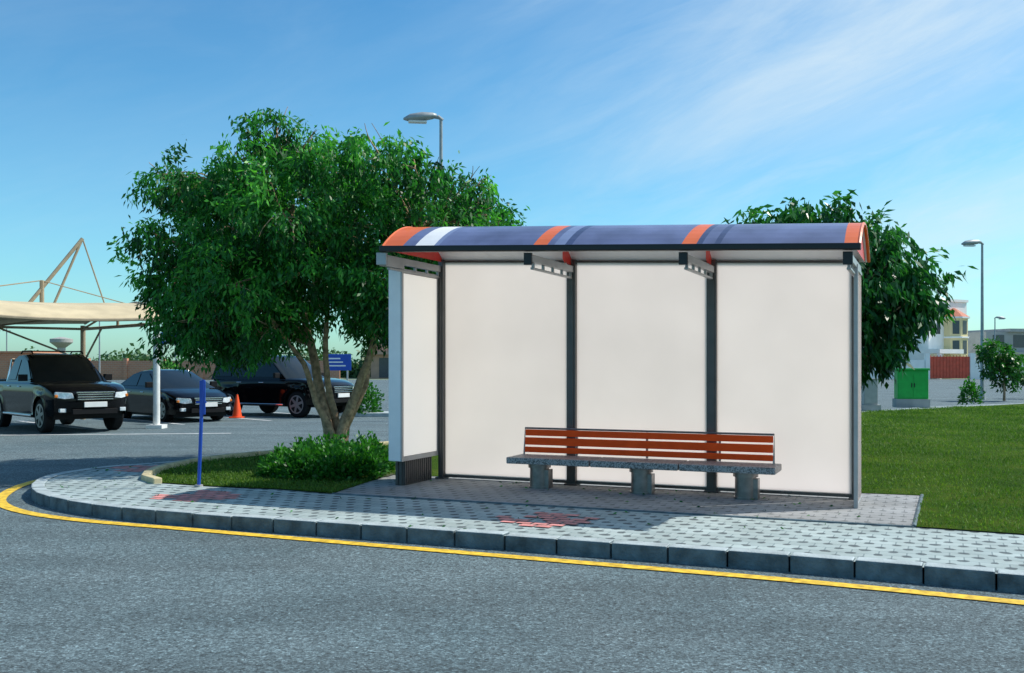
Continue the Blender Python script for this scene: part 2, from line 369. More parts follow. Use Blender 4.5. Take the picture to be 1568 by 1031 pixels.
stripes=[(-.0,.26,'orange'),(.26,.42,'roofblue'),(.42,.66,'white'),(.66,.72,'rooflight'),(.72,1.86,'roofblue'),(1.86,2.02,'orange'),(2.02,2.10,'roofblue'),(2.10,2.22,'rooflight'),(2.22,2.30,'roofdark'),(2.30,3.47,'roofblue'),(3.47,3.62,'orange'),(3.62,3.68,'roofdark'),(3.68,3.80,'roofblue'),(3.80,3.86,'roofdark'),(3.86,5.03,'roofblue'),(5.03,5.16,'orange')]
mats=['orange','roofblue','white','rooflight','roofdark']
g=G()
for a,b_,mn in stripes:
    mi=mats.index(mn)
    for i in range(16):
        s0,s1=ss[i],ss[i+1]
        sw=lambda s:0.10*math.sin((1.44-s)*1.6)
        def q(t,s):
            o=sw(s) if 0.2<t<5.0 else 0
            return (t+o,-s,rz(s))
        g.add([q(a,s0),q(b_,s0),q(b_,s1),q(a,s1)],[(0,1,2,3)],mi)
g.obj('roof_skin',mats,SH,smooth='all',shear=shear,fix=False)
g=G()
for i in range(16):
    s0,s1=ss[i],ss[i+1]
    g.add([(0.01,-s0,rz(s0)-.02),(5.15,-s0,rz(s0)-.02),(5.15,-s1,rz(s1)-.02),(.01,-s1,rz(s1)-.02)],[(0,1,2,3)])
g.obj('roof_ceiling','white',SH,smooth='all',shear=shear,fix=False)
g=G(); g.box(-.02,5.18,-1.50,-1.42,2.745,2.815); g.obj('front_gutter','black',SH,bevel=.012,shear=shear)
g=G()
for t in (-.005,5.165):
    g.tube([(t,-s,rz(s)-.01) for s in ss],.018,6)
g.obj('roof_end_trim','orange',SH,shear=shear)
g=G()
for t in (.03,5.13):
    pts=[(t,-s,rz(s)-.025) for s in ss]; lo=[(t,-s,2.77) for s in ss]
    for i in range(16):
        g.add([pts[i],pts[i+1],lo[i+1],lo[i]],[(0,1,2,3)])
for t in T[1:3]:
    for i in range(0,4):
        g.add([(t,-ss[i],rz(ss[i])-.025),(t,-ss[i+1],rz(ss[i+1])-.025),(t,-ss[i+1],2.72+.02*i),(t,-ss[i],2.72)],[(0,1,2,3)])
g.obj('gable_panels','red',SH,shear=shear,fix=False)
g=G()
for i,t in enumerate(T):
    if i==0: t=-.01
    if i==3: t=5.06
    g.box(t-.035,t+.035,-1.40,-.05,2.64,2.72)
    g.box(t-.02,t+.02,-1.30,-.05,2.56,2.585)
    for s in (.05,.35,.65,.95,1.25):
        g.box(t-.015,t+.015,-s-.03,-s,2.585,2.64)
g.obj('roof_brackets','lgrey',SH,bevel=.004,shear=shear)
g=G()
for i,t in enumerate(T):
    if i==0: t=-.01
    if i==3: t=5.06
    g.box(t-.045,t+.045,-1.43,-1.395,2.60,2.735)
g.obj('bracket_ends','black',SH,bevel=.004,shear=shear)
g=G(); g.box(-.06,.03,-1.42,-1.0,2.59,2.71); g.box(-.08,.05,-1.46,-1.425,2.60,2.74); g.obj('corner_bracket','lgrey',SH,bevel=.004,shear=shear)

AD=empty('advertising_light_box',(-.913,12.57,.006),YAW)
g=G(); g.box(-.19,-.02,-1.0,-.06,.30,2.60); g.obj('case','white',AD,bevel=.012)
g=G(); g.box(-.018,-.010,-.955,-.10,.36,2.545); g.obj('display_face','adface',AD)
g=G()
for a in ((-.02,-.004,-1.0,-.957,.30,2.60),(-.02,-.004,-.098,-.06,.30,2.60),(-.02,-.004,-.957,-.098,2.547,2.60),(-.02,-.004,-.957,-.098,.30,.358)): g.box(*a)
g.obj('display_frame','lgrey',AD)
g=G(); g.box(-.16,-.045,-.88,-.18,0,.30)
for k in range(14): g.box(-.045,-.03,-.87+k*.05,-.845+k*.05,.01,.29)
for k in range(2): g.box(-.15+k*.055,-.12+k*.055,-.893,-.88,.01,.29)
g.obj('grooved_base','grey',AD)

# ---------------------------------------------------------------- bench
BE=empty('bench',(-.913,12.57,.006),YAW)
g=G()
for a,b_ in ((1.20,2.22),(2.235,3.24),(3.255,4.28)): g.box(a,b_,-.66,-.17,.295,.37)
g.obj('granite_seat','granite',BE,bevel=.01)
g=G()
for t in (1.52,2.76,3.93):
    g.cyl((t,-.40),.115,0,.24,24); g.cyl((t,-.40),.135,.24,.295,24); g.cyl((t,-.40),.13,0,.02,24)
    g.box(t+.02,t+.14,-.47,-.33,.0,.22)
g.obj('legs','steel',BE,smooth=True)
g=G()
for z0,z1 in ((.595,.67),(.485,.575),(.395,.462)):
    yy=-.20+ (z0-.38)*.12
    g.box(1.25,4.19,yy-.012,yy+.012,z0,z1)
g.obj('backrest_slats','slat',BE,bevel=.006)
g=G(); 
g.tube([(1.24,-.20,.37),(1.24,-.165,.685),(4.20,-.165,.685),(4.20,-.20,.37)],.012,8)
for t in (1.9,2.76,3.6): g.box(t-.012,t+.012,-.160,-.14,.37,.67)
g.obj('backrest_frame','steel',BE)

# ---------------------------------------------------------------- trees
def branch(g,p0,p1,r0,r1,sag=.1,seg=7):
    p0=Vector(p0);p1=Vector(p1);L=(p1-p0).length; pts=[];rad=[]
    off=Vector((random.uniform(-1,1),random.uniform(-1,1),random.uniform(0,1)))*L*sag
    for i in range(7):
        t=i/6; pts.append(p0.lerp(p1,t)+off*math.sin(math.pi*t)+Vector((random.uniform(-1,1),random.uniform(-1,1),0))*L*.012); rad.append(r0+(r1-r0)*t**.8)
    g.tube(pts,rad,seg,cap=False)
    return pts
def crown(name,lobes,twigs,per,lsize,lwid,matn,parent,droop=.9,spread=.16,dens=1.0,out=1.08):
    Ps=[];Ds=[];Ls=[];Ws=[];Ts=[]
    for (x,y,z,r) in lobes:
        k=int(twigs*(r/.6)**2*dens); d=unit(k); rr=r*rng.uniform(.35,out,k)**.7
        c=np.array([x,y,z])+d*rr[:,None]*np.array([1.08,1,.85]); lb=rng.normal()*.12
        for q,dd in zip(c,d):
            kk=int(per*rng.uniform(.5,1.4)); tl=rng.uniform(.6,1.5)*spread
            ax=dd*.6+np.array([0,0,-.5])+rng.normal(size=3)*.3; ax/=np.linalg.norm(ax)
            tt=rng.uniform(0,1,kk); P=q+ax*(tt*tl*2)[:,None]+rng.normal(size=(kk,3))*spread*.42
            D=unit(kk)*.75+ax*.5+np.array([0,0,-droop*.55]); D/=np.linalg.norm(D,axis=1)[:,None]
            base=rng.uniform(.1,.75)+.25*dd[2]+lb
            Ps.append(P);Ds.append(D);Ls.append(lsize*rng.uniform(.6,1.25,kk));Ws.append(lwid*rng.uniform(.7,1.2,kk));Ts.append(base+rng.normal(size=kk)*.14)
    return leafmesh(name,np.concatenate(Ps),np.concatenate(Ds),np.concatenate(Ls),np.concatenate(Ws),np.concatenate(Ts),matn,parent)
random.seed(11)
TR=empty('tree'); 
L1=[(-3.45,0,4.95,.46),(-3.05,0,4.68,.40),(-3.95,0,4.5,.50),(-2.73,0,4.35,.55),(-2.0,0,4.45,.46),(-1.38,0,4.3,.42),(-.62,0,4.2,.34),(-.42,0,3.75,.40),(-.15,0,3.45,.28),(-5.35,0,4.25,.34),(-4.95,0,4.02,.46),(-4.4,0,4.15,.46),
(-5.3,0,3.4,.42),(-4.85,0,3.35,.60),(-4.1,0,3.5,.68),(-3.24,0,3.65,.75),(-2.3,0,3.65,.72),(-1.43,0,3.65,.64),(-.85,0,3.4,.48),(-5.2,0,2.75,.44),(-4.75,0,2.55,.6),(-3.97,0,2.6,.7),(-3.04,0,2.85,.7),(-2.05,0,2.8,.68),(-5.0,0,2.05,.36),(-4.5,0,2.0,.45),(-4.05,0,2.0,.42),(-3.5,0,2.15,.36),(-2.1,0,2.15,.36),(-1.7,0,2.35,.46),(-1.3,0,2.9,.5)]
lobes=[]
for (x,_,z,r) in L1:
    cx=1-min(1,((x+2.9)/3.2)**2+((z-3.3)/2.6)**2); dep=.3+1.5*math.sqrt(max(cx,0))
    for sgn in (-1,1):
        lobes.append((x+random.uniform(-.1,.1),15.5+sgn*dep*random.uniform(.55,1),z+random.uniform(-.08,.08),r*random.uniform(.85,1.0)))
    if dep>1: lobes.append((x,15.5+random.uniform(-.3,.3),z,r*.9))
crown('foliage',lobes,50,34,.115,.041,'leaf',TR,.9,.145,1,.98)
g=G(); random.seed(5)
base=Vector((-2.78,15.5,-.02))
stems=[[(-.02,0,0),(-.14,.0,.5),(-.3,.1,1.2),(-.42,.1,1.8),(-.6,.2,2.4),(-.75,.2,3.4),(-.7,.1,4.4)],
[(0.02,.05,0),(.0,.1,.45),(-.12,.0,1.1),(-.15,-.15,1.7),(-.1,-.2,2.4),(.0,-.2,3.6)],
[(0.05,-.05,0),(.10,-.05,.5),(.30,.0,1.0),(.5,-.1,1.5),(.7,-.2,2.1),(1.0,-.2,2.8),(1.3,-.2,3.5)],
[(-.05,-.08,0),(-.05,-.1,.4),(-.28,-.2,.9),(-.42,-.4,1.5),(-.9,-.6,2.2),(-1.5,-.6,2.8)],
[(.08,.1,0),(.13,.15,.5),(.42,.3,1.15),(.5,.5,1.9),(.6,.7,2.8)]]
sp=[]
for s_,r0 in zip(stems,(.10,.075,.095,.07,.07)):
    P=[base+Vector(q) for q in s_]
    Q=[]
    for i in range(len(P)-1):
        for k in range(4): Q.append(P[i].lerp(P[i+1],k/4)+Vector((random.uniform(-1,1),random.uniform(-1,1),0))*.008)
    Q.append(P[-1]); R=[r0*(1-.75*i/len(Q))*(1.35 if i<2 else 1) for i in range(len(Q))]
    g.tube(Q,R,9,cap=False); sp+=[(q,R[i]) for i,q in enumerate(Q) if q.z>1.2]
for lb in lobes:
    c=Vector(lb[:3]); cand=[(q,r) for q,r in sp if q.z<c.z-.1] or sp
    q,r=min(cand,key=lambda a:(a[0]-c).length+ .25*abs(a[0].z-c.z))
    pts=branch(g,q,c,min(r*.7,.045),.012,.08,6)
    for k in range(6):
        e=c+Vector(unit(1)[0])*lb[3]*.95; branch(g,pts[random.randint(3,6)],e,.012,.004,.1,4)
g.obj('trunk_and_limbs','bark',TR,smooth='all',fix=False)
TR2=empty('tree'); random.seed(21)
L2=[(4.2,0,3.55,.42),(4.7,0,3.72,.42),(5.3,0,3.65,.46),(5.8,0,3.45,.46),(3.95,0,3.2,.5),(4.9,0,3.1,.7),(5.95,0,3.05,.52),(6.3,0,2.8,.44),(5.4,0,2.6,.7),(6.4,0,2.5,.40),(6.05,0,2.35,.48),(5.4,0,1.95,.55),(4.5,0,2.4,.6),(5.8,0,1.85,.40),(6.4,0,2.6,.40),(5.55,0,1.5,.28),(6.2,0,2.15,.32)]
lob2=[]
for (x,_,z,r) in L2:
    for dy in (-.75,0.1,.8): lob2.append((x+random.uniform(-.1,.1),16+dy*random.uniform(.7,1.2)*(1 if 4.4<x<6.1 else .5),z+random.uniform(-.1,.1),r*random.uniform(.85,1.02)))
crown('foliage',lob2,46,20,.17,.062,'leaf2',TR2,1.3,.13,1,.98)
g=G(); b2=Vector((5.2,16,0)); q=branch(g,b2,(5.25,16,1.7),.12,.08,.03,9)
for lb in lob2: branch(g,(5.25,16,1.5+random.uniform(-.3,.5)),lb[:3],.04,.01,.08,6)
g.obj('trunk_and_limbs','bark',TR2,smooth='all',fix=False)

def bush(name,cx,cy,rx,ry,h,n_,ls,lw,matn='bushleaf',z0=0,parent=None,rot=0):
    d=unit(n_); d[:,2]=np.abs(d[:,2]); rr=rng.uniform(.55,1.05,n_)
    lump=1+.16*np.sin(d[:,0]*7+cx)*np.cos(d[:,1]*6+cy)+.12*np.sin(d[:,2]*9+d[:,0]*5)
    P=d*(rr*lump)[:,None]*np.array([rx,ry,h]); ca,sa=math.cos(rot),math.sin(rot)
    X=P[:,0]*ca-P[:,1]*sa; Y=P[:,0]*sa+P[:,1]*ca
    P=np.stack([X+cx,Y+cy,np.maximum(P[:,2],0.01)+z0],1)
    D=d*.6+unit(n_)*.6+np.array([0,0,.35]); D/=np.linalg.norm(D,axis=1)[:,None]
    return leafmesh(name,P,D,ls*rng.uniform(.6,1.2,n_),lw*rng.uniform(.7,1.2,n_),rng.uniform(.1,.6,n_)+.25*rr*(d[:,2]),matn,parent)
HB=empty('shrub_bed')
sheet('bed_soil',[(-2.45+.9*math.cos(a),12.95+.7*math.sin(a)) for a in [k*math.pi/10 for k in range(20)]],.018,'soil',HB)
for i,(x,y,rx,h) in enumerate([(-2.95,12.75,.32,.32),(-2.65,12.5,.36,.36),(-2.25,12.4,.38,.38),(-1.95,12.6,.30,.38),(-2.8,13.2,.42,.40),(-2.3,13.1,.42,.44),(-1.95,13.2,.35,.44),(-2.5,12.9,.4,.43)]):
    bush('shrub_%d'%(i+1),x,y,rx,.34,h,1500,.085,.042,parent=HB)

def inside(px,py,poly):
    r=np.zeros(len(px),bool); j=len(poly)-1
    for i in range(len(poly)):
        xi,yi=poly[i];xj,yj=poly[j]
        c=((yi>py)!=(yj>py))&(px<(xj-xi)*(py-yi)/(yj-yi+1e-12)+xi); r^=c; j=i
    return r
def grass(name,box_,n_,pw=1.6,sc=1):
    u=rng.uniform(0,1,n_); px=rng.uniform(box_[0],box_[1],n_); py=box_[2]+(box_[3]-box_[2])*u**pw
    k=inside(px,py,lawnpoly)&(px<py*.62+.6)
    k&=rng.uniform(0,1,n_)<(.62+.38*np.sin(px*2.3+1.3*np.sin(py*1.9))*np.sin(py*2.1+px*.7))
    px=px[k];py=py[k]; m_=len(px)
    P=np.stack([px,py,np.full(m_,.01)],1); D=unit(m_)*.6+np.array([0,0,1]); D/=np.linalg.norm(D,axis=1)[:,None]
    t=.40+.32*np.sin(px*1.7+py+np.sin(py*.8))*np.cos(py*1.3-px*.6)+rng.normal(size=m_)*.26
    f=sc*(1+.035*np.maximum(py-10,0))
    leafmesh(name,P,D,rng.uniform(.018,.060,m_)*f,rng.uniform(.007,.013,m_)*f,t,'grassb')
grass('grass_blades',(3.5,20,6,34),290000,1.7)
grass('grass_blades',(-4.8,-1.5,11,18),48000)
n_=260; px=rng.uniform(-6,3.5,n_); py=rng.uniform(8.5,14,n_)
k=inside(px,py,[(p.x,p.y) for p in KP]); px=px[k];py=py[k]; D=unit(len(px)); D[:,2]*=.1; D/=np.linalg.norm(D,axis=1)[:,None]
leafmesh('fallen_leaves',np.stack([px,py,np.full(len(px),.018)],1),D,np.full(len(px),.05),np.full(len(px),.02),rng.uniform(0,1,len(px)),'leaf2')

# ---------------------------------------------------------------- marker post, cone, cabinets
E=empty('marker_post',(-3.76,11.76,0))
g=G(); g.tube([(0,0,0),(.03,0,.8),(.055,0,1.28)],.021,10); g.obj('pole','post',E,smooth=True)
g=G(); g.box(.01,.08,-.012,.012,.86,1.27); g.obj('plate','post',E,bevel=.008)
g=G(); g.box(-.03,.09,-.014,.014,1.0,1.02); g.obj('crossbar','post',E)
g=G(); g.cyl((0,0),.05,0,.02,12); g.obj('foot','concrete',E)
E=empty('traffic_cone',(-8.25,29.4,-.12))
g=G(); g.box(-.2,.2,-.2,.2,0,.04); g.obj('base','conec',E,bevel=.02)
g=G(); g.cyl((0,0),.15,.04,.7,20,.03); g.obj('cone','conec',E,smooth=True)
E=empty('utility_cabinet',(13.85,34,0),math.radians(-12))
g=G(); g.box(-.5,.5,-.35,.35,.3,1.28); g.box(-.54,.54,-.40,.40,1.28,1.36); g.obj('housing','gbright',E,bevel=.015)
g=G(); g.box(-.47,-.02,-.362,-.35,.35,1.22); g.box(.02,.47,-.362,-.35,.35,1.22); g.obj('doors','gbright',E,bevel=.005)
g=G(); g.box(-.55,.55,-.4,.4,0,.3); g.obj('plinth','concrete',E)
g=G(); g.box(-.06,-.03,-.375,-.362,.7,.85); g.box(.03,.06,-.375,-.362,.7,.85); g.obj('handles','black',E)
E=empty('electrical_box',(11.4,31.3,0))
g=G(); g.box(-.22,.22,-.18,.18,.2,1.0); g.box(-.26,.26,-.22,.22,1.0,1.04); g.obj('housing','lgrey',E,bevel=.01)
g=G(); g.box(-.19,.19,-.19,-.18,.25,.95); g.obj('door','lgrey',E,bevel=.004)
g=G(); g.box(-.3,.3,-.25,.25,0,.2); g.obj('plinth','concrete',E)

# ---------------------------------------------------------------- street lamps
def lamp(loc,h,head,arm,rz_,w_=1):
    E=empty('street_lamp',loc,rz_)
    g=G(); g.tube([(0,0,0),(0,0,h*.5),(0,0,h)],[.09*w_,.07*w_,.05*w_],12); g.cyl((0,0),.16,0,.3,12,.12); g.obj('pole','pole',E,smooth=True)
    g=G(); g.tube([(0,0,h-.05),(-.02,0,h+.03),(-arm,0,h+.06)],.035,8); g.tube([(0.05,0,h-.02),(-.1,0,h+.1)],.05,8); g.obj('arm','pole',E,smooth=True)
    x0=-arm; g=G()
    prof=[(0,.05),(.12,.1),(.45,.14),(.8,.12),(1,.03)]
    v=[];f=[]
    for t,w in prof:
        for j in range(12):
            a=2*math.pi*j/12; z=math.sin(a)*w*(1.1 if math.sin(a)>0 else .8)
            v.append((x0-head*t+.1,math.cos(a)*w*1.2,h+.10+z-.12*t))
    for i in range(len(prof)-1):
        for j in range(12): f.append((i*12+j,i*12+(j+1)%12,(i+1)*12+(j+1)%12,(i+1)*12+j))
    f.append(tuple(range(12))); f.append(tuple(range(48,60))); g.add(v,f); g.obj('lamp_head','pole',E,smooth='all')
    g=G(); g.box(x0-head*.85+.1,x0-head*.3+.1,-.1,.1,h-.12,h-.06); g.obj('lens','plate',E,bevel=.02)
    return E
lamp((-2.03,28,-.12),8.6,.95,.22,math.radians(8),.9)
lamp((21.6,45,-.12),7.15,.95,.2,math.radians(10))
lamp((49.3,100,-.12),6.4,1.0,.2,math.pi)
lamp((-40,95,-.12),7,1.0,.2,0)

# ---------------------------------------------------------------- vehicles
def car(name,loc,heading,k):
    E=empty(name,loc,math.atan2(heading[1],heading[0]))
    W=k['W']/2; wx=k['wheels']; R=k['R']; zb=k['zb']; belt=k['belt']
    tx=[p[0] for p in k['top']]; tz=[p[1] for p in k['top']]
    x_r,x_f=tx[0],tx[-1]; Ra=R*1.16; xm=(x_f+x_r)/2; hl=(x_f-x_r)/2
    xs=set(np.round(np.linspace(x_r,x_f,45),3))
    for cx in wx:
        for q in (-1,-.97,-.88,-.7,-.45,-.2,0,.2,.45,.7,.88,.97,1): xs.add(round(cx+Ra*q,3))
        xs={x for x in xs if x_r<=x<=x_f}
    for cx in wx: xs|={round(cx+Ra*1.003,3),round(cx-Ra*1.003,3)}
    xs=sorted(xs)
    def zlow(x):
        for cx in wx:
            d=abs(x-cx)
            if d<=Ra*1.001: return max(zb,R+math.sqrt(max(Ra*Ra-d*d,0)))
        e=abs(x-xm)/hl
        return zb+ (.10 if e>.985 else 0)
    def plan(x):
        e=max(0,(abs(x-xm)-hl*.60)/(hl*.40)); return 1-.10*e*e*e
    NR=8
    def section(x):
        zt=float(np.interp(x,tx,tz)); zl=min(zlow(x),zt-.08); p=W*plan(x); out=[]
        for i in range(NR):
            z=zl+(zt-.07-zl)*i/(NR-1); h=(z-zb)/(zt-zb)
            y=p*(1-.035*(1-h)**2-.05*max(0,h-.55)**1.5)
            if .60<h<.72: y+=.012
            for cx in wx:
                d=math.hypot(x-cx,z-R)
                if d<Ra*1.22: y+=.022*(1-max(0,(d-Ra))/(Ra*.22)) if d>=Ra*.99 else .022
            out.append((y,z))
        ys=out[-1][0]
        out+=[(ys-.02,zt-.035),(ys-.06,zt-.012),(ys*.75,zt+.008),(ys*.4,zt+.02),(0,zt+.025)]
        return out
    def pull(x,y):
        e=max(0,(abs(x-xm)-hl*.70)/(hl*.30)); return x-math.copysign(.30*e*(abs(y)/W)**3.2,x-xm)
    secs=[section(x) for x in xs]; nk=len(secs[0]); g=G()
    for sg in (-1,1):
        v=[(pull(x,y),sg*y,z) for x,s in zip(xs,secs) for y,z in s]; f=[]
        for i in range(len(xs)-1):
            for j in range(nk-1): f.append((i*nk+j,(i+1)*nk+j,(i+1)*nk+j+1,i*nk+j+1))
        g.add(v,f)
    for x,s in ((xs[0],secs[0]),(xs[-1],secs[-1])):
        rows=s[:NR+2]; v=[];f=[]; fr=np.linspace(-1,1,17)
        bul=lambda i:.05*math.sin(math.pi*i/(len(rows)-1))*(1 if x>0 else -1)
        for i,(y,z) in enumerate(rows):
            for q in fr:
                yy=y*q; v.append((pull(x,yy)+bul(i)*(1-q*q),yy,z+( .03*(1-q*q) if i==len(rows)-1 else 0)))
        for i in range(len(rows)-1):
            for j in range(16): f.append((i*17+j,i*17+j+1,(i+1)*17+j+1,(i+1)*17+j))
        g.add(v,f)
    g.obj('body',k['paint'],E,smooth=True,fix='weld')
    g=G(); g.box(x_r+.25,x_f-.35,-W+.14,W-.14,zb-.08,belt-.2); g.obj('underbody','plastic',E)
    gh=k['gh']; tum=k.get('tum',.28)
    fr=[-1,-.97,-.85,-.6,-.3,0,.3,.6,.85,.97,1]; v=[];n4=len(gh)
    for fy in fr:
        q=1-abs(fy)**3
        for (x,z) in gh:
            hh=max(0,z-belt)
            v.append((x-math.copysign((1-q)*.10,x-xm),fy*(W*.95-tum*hh),z-(1-q)*.035*(hh>.1)))
    g=G()
    for i in range(len(fr)-1):
        for j in range(n4-1):
            mi=1 if (j in k['glassseg'] and 1<=i<=len(fr)-3) else 0
            g.add([v[i*n4+j],v[i*n4+j+1],v[(i+1)*n4+j+1],v[(i+1)*n4+j]],[(0,1,2,3)],mi)
    g.add(v[:n4],[tuple(range(n4))]); g.add(v[-n4:],[tuple(range(n4))])
    g.obj('cabin',[k['paint'],'glass'],E,smooth=True,fix='weld')
    g=G()
    for poly in k['windows']:
        for sg in (-1,1):
            g.add([(x,sg*(W*.95-tum*max(0,z-belt)+.010),z) for x,z in poly],[tuple(range(len(poly)))])
    g.obj('side_windows','glass',E,fix=False)
    g=G()
    for cx in wx:
        for sg in (-1,1):
            y1=sg*(W-.02); y0=sg*(W-.25)
            g.tube([(cx,y0,R),(cx,y0+sg*.02,R),(cx,y1-sg*.03,R),(cx,y1,R)],[R*.9,R,R,R*.93],28,0)
            g.tube([(cx,y1-sg*.002,R),(cx,y1+sg*.004,R)],R*.68,24,1)
            g.tube([(cx,y1+sg*.004,R),(cx,y1+sg*.02,R)],R*.16,12,2)
            for s6 in range(6):
                a=s6*math.pi/3+.3; d=Vector((math.cos(a),0,math.sin(a))); p=Vector((-math.sin(a),0,math.cos(a)))*.035
                c=Vector((cx,y1+sg*.014,R)); q=[c+p*1.4,c+d*R*.64+p,c+d*R*.64-p,c-p*1.4]
                g.add(q,[(0,1,2,3)],2)
            v=[];f=[]
            for j in range(28):
                a=2*math.pi*j/28
                for rr in (.60,.70): v.append((cx+math.cos(a)*R*rr,y1+sg*.012,R+math.sin(a)*R*rr))
            for j in range(28): a=2*j;b_=2*((j+1)%28); f.append((a,b_,b_+1,a+1))
            g.add(v,f,2)
    g.obj('wheels',['tyre','plastic','rim'],E,fix=False)
    hz=k['hz']; xf=x_f
    g=G()
    for sg in (-1,1):
        def P(fy,z,o=.02): y=sg*W*fy; return (pull(xf,y)+o,y,z)
        def B(fy,z): y=sg*W*fy; return (pull(xf,y)-.12,y*.98,z)
        ring=[(.50,hz-.06),(.70,hz-.075),(.86,hz-.05),(.905,hz+.03),(.885,hz+.085),(.70,hz+.075),(.54,hz+.06)]
        fv=[P(a,z,.045) for a,z in ring]; bv=[B(a,z) for a,z in ring]; nr=len(ring)
        g.add(fv+bv,[tuple(range(nr)),tuple(range(nr,2*nr))]+[(i,(i+1)%nr,(i+1)%nr+nr,i+nr) for i in range(nr)],0)
        c=P(.74,zb+.14,.03); g.box(c[0]-.08,c[0]+.03,c[1]-.07,c[1]+.07,c[2]-.045,c[2]+.045,0)
        c=P(.87,hz-.01,.055); g.box(c[0]-.05,c[0]+.012,c[1]-.035,c[1]+.035,c[2]-.035,c[2]+.03,1)
    g.obj('headlights',['lamp','amber'],E,bevel=.012)
    g=G(); gw=W*.46; o=.075
    g.box(xf-.05,xf+o-.01,-gw,gw,hz-.12,hz+.06,0)
    for q in range(3): g.box(xf+o-.01,xf+o+.006,-gw+.02,gw-.02,hz-.10+q*.055,hz-.075+q*.055,1)
    g.box(xf+o-.01,xf+o+.012,-gw-.01,gw+.01,hz+.055,hz+.085,1)
    g.box(xf-.04,xf+o-.012,-W*.55,W*.55,zb+.05,zb+.17,0)
    g.box(xf+o-.02,xf+o+.014,-.26,.26,zb+.21,zb+.33,2)
    g.obj('grille_and_plate',['plastic','chrome','plate'],E,bevel=.005)
    g=G(); mx=k['mirror']
    for sg in (-1,1):
        y0,y1=sorted((sg*(W*.98),sg*(W+.18))); g.box(mx-.05,mx+.05,y0,y1,belt+.02,belt+.18,0)
        for hx in k['handles']: 
            y0,y1=sorted((sg*(W-.04),sg*(W+.015))); g.box(hx-.1,hx+.1,y0,y1,belt-.13,belt-.105,1)
        if k.get('step'):
            y0,y1=sorted((sg*(W-.1),sg*(W+.03))); g.box(wx[0]+R*1.3,wx[1]-R*1.3,y0,y1,zb-.04,zb+.01,1)
    g.obj('mirrors_and_trim',['plastic','chrome'],E,bevel=.015)
    g=G()
    for sg in (-1,1):
        y=sg*W*.82; xx=pull(x_r,y); g.box(xx-.03,xx+.12,min(y-sg*.08,y+sg*.06),max(y-sg*.08,y+sg*.06),belt-.4,belt-.1)
    g.obj('tail_lights','red',E,bevel=.01)
    if k.get('rack'):
        r0,r1,rzz,ry=k['rack']; g=G()
        for sg in (-1,1): g.tube([(r0,sg*ry,rzz-.06),(r0+.1,sg*ry,rzz),(r1-.1,sg*ry,rzz),(r1,sg*ry,rzz-.06)],.02,6)
        g.tube([(r0+.4,-ry,rzz),(r0+.4,ry,rzz)],.015,6); g.tube([(r1-.4,-ry,rzz),(r1-.4,ry,rzz)],.015,6)
        g.obj('roof_rails','plastic',E)
    if k.get('bed'):
        g=G(); g.box(-2.5,-1.0,-W+.12,W-.12,1.12,1.215); g.obj('bed_cover','plastic',E,bevel=.02)
        g=G(); g.tube([(-1.15,-W*.85,1.15),(-1.12,-W*.75,1.7),(-1.12,W*.75,1.7),(-1.15,W*.85,1.15)],.035,8); g.obj('sport_bar','chrome',E,smooth=True)
    return E
pick=dict(W=1.85,wheels=(-1.5,1.6),R=.40,zb=.40,belt=1.18,paint='carblack',
  top=[(-2.6,1.16),(-1.0,1.18),(1.0,1.19),(1.5,1.18),(2.1,1.12),(2.4,1.04),(2.52,.97)],
  gh=[(-1.05,1.15),(-.88,1.76),(-.65,1.85),(-.1,1.87),(.1,1.85),(.3,1.78),(1.15,1.16)],glassseg=(0,5),
  windows=[[(-.85,1.23),(-.72,1.70),(-.25,1.73),(-.25,1.23)],[(-.18,1.23),(-.18,1.73),(.22,1.71),(.85,1.25),(.85,1.23)]],
  mirror=.72,handles=(-.6,.15),hz=.88,rack=(-.7,.15,1.93,.6),bed=True,step=True)
suv=dict(W=1.9,wheels=(-1.4,1.45),R=.40,zb=.40,belt=1.17,paint='carblack',tum=.24,
  top=[(-2.4,1.14),(-1.0,1.17),(1.0,1.18),(1.5,1.17),(2.0,1.11),(2.3,1.03),(2.42,.95)],
  gh=[(-2.34,1.13),(-2.2,1.74),(-2.0,1.86),(-.2,1.90),(.1,1.88),(.3,1.82),(1.1,1.15)],glassseg=(0,5),
  windows=[[(-2.12,1.24),(-2.03,1.70),(-1.45,1.75),(-1.35,1.24)],[(-1.28,1.22),(-1.35,1.76),(-.4,1.78),(-.35,1.22)],[(-.28,1.22),(-.32,1.78),(.20,1.75),(.82,1.26),(.82,1.22)]],
  mirror=.72,handles=(-.95,.0),hz=.86,rack=(-1.9,.1,1.96,.65),step=True)
sed=dict(W=1.8,wheels=(-1.3,1.35),R=.325,zb=.22,belt=.93,paint='carblack',tum=.42,
  top=[(-2.3,.90),(-1.6,.97),(0,.95),(.95,.94),(1.5,.88),(2.0,.78),(2.28,.68)],
  gh=[(-1.85,.93),(-1.05,1.35),(-.6,1.44),(-.2,1.46),(.0,1.445),(.2,1.40),(1.2,.92)],glassseg=(0,5),
  windows=[[(-1.35,.99),(-.95,1.30),(-.42,1.36),(-.40,.99)],[(-.34,.99),(-.36,1.36),(.12,1.35),(.82,1.01),(.82,.99)]],
  mirror=.75,handles=(-.75,.1),hz=.60)
car('pickup_truck',(-11.45,24.6,-.12),(.69,-.72),pick)
car('sedan_car',(-10.05,28.8,-.12),(.70,-.71),sed)
car('suv_car',(-7.25,31.0,-.12),(.86,-.51),suv)
sv=dict(sed); sv['paint']='silver'
car('sedan_car',(-24.0,37,-.12),(.70,-.71),sv)

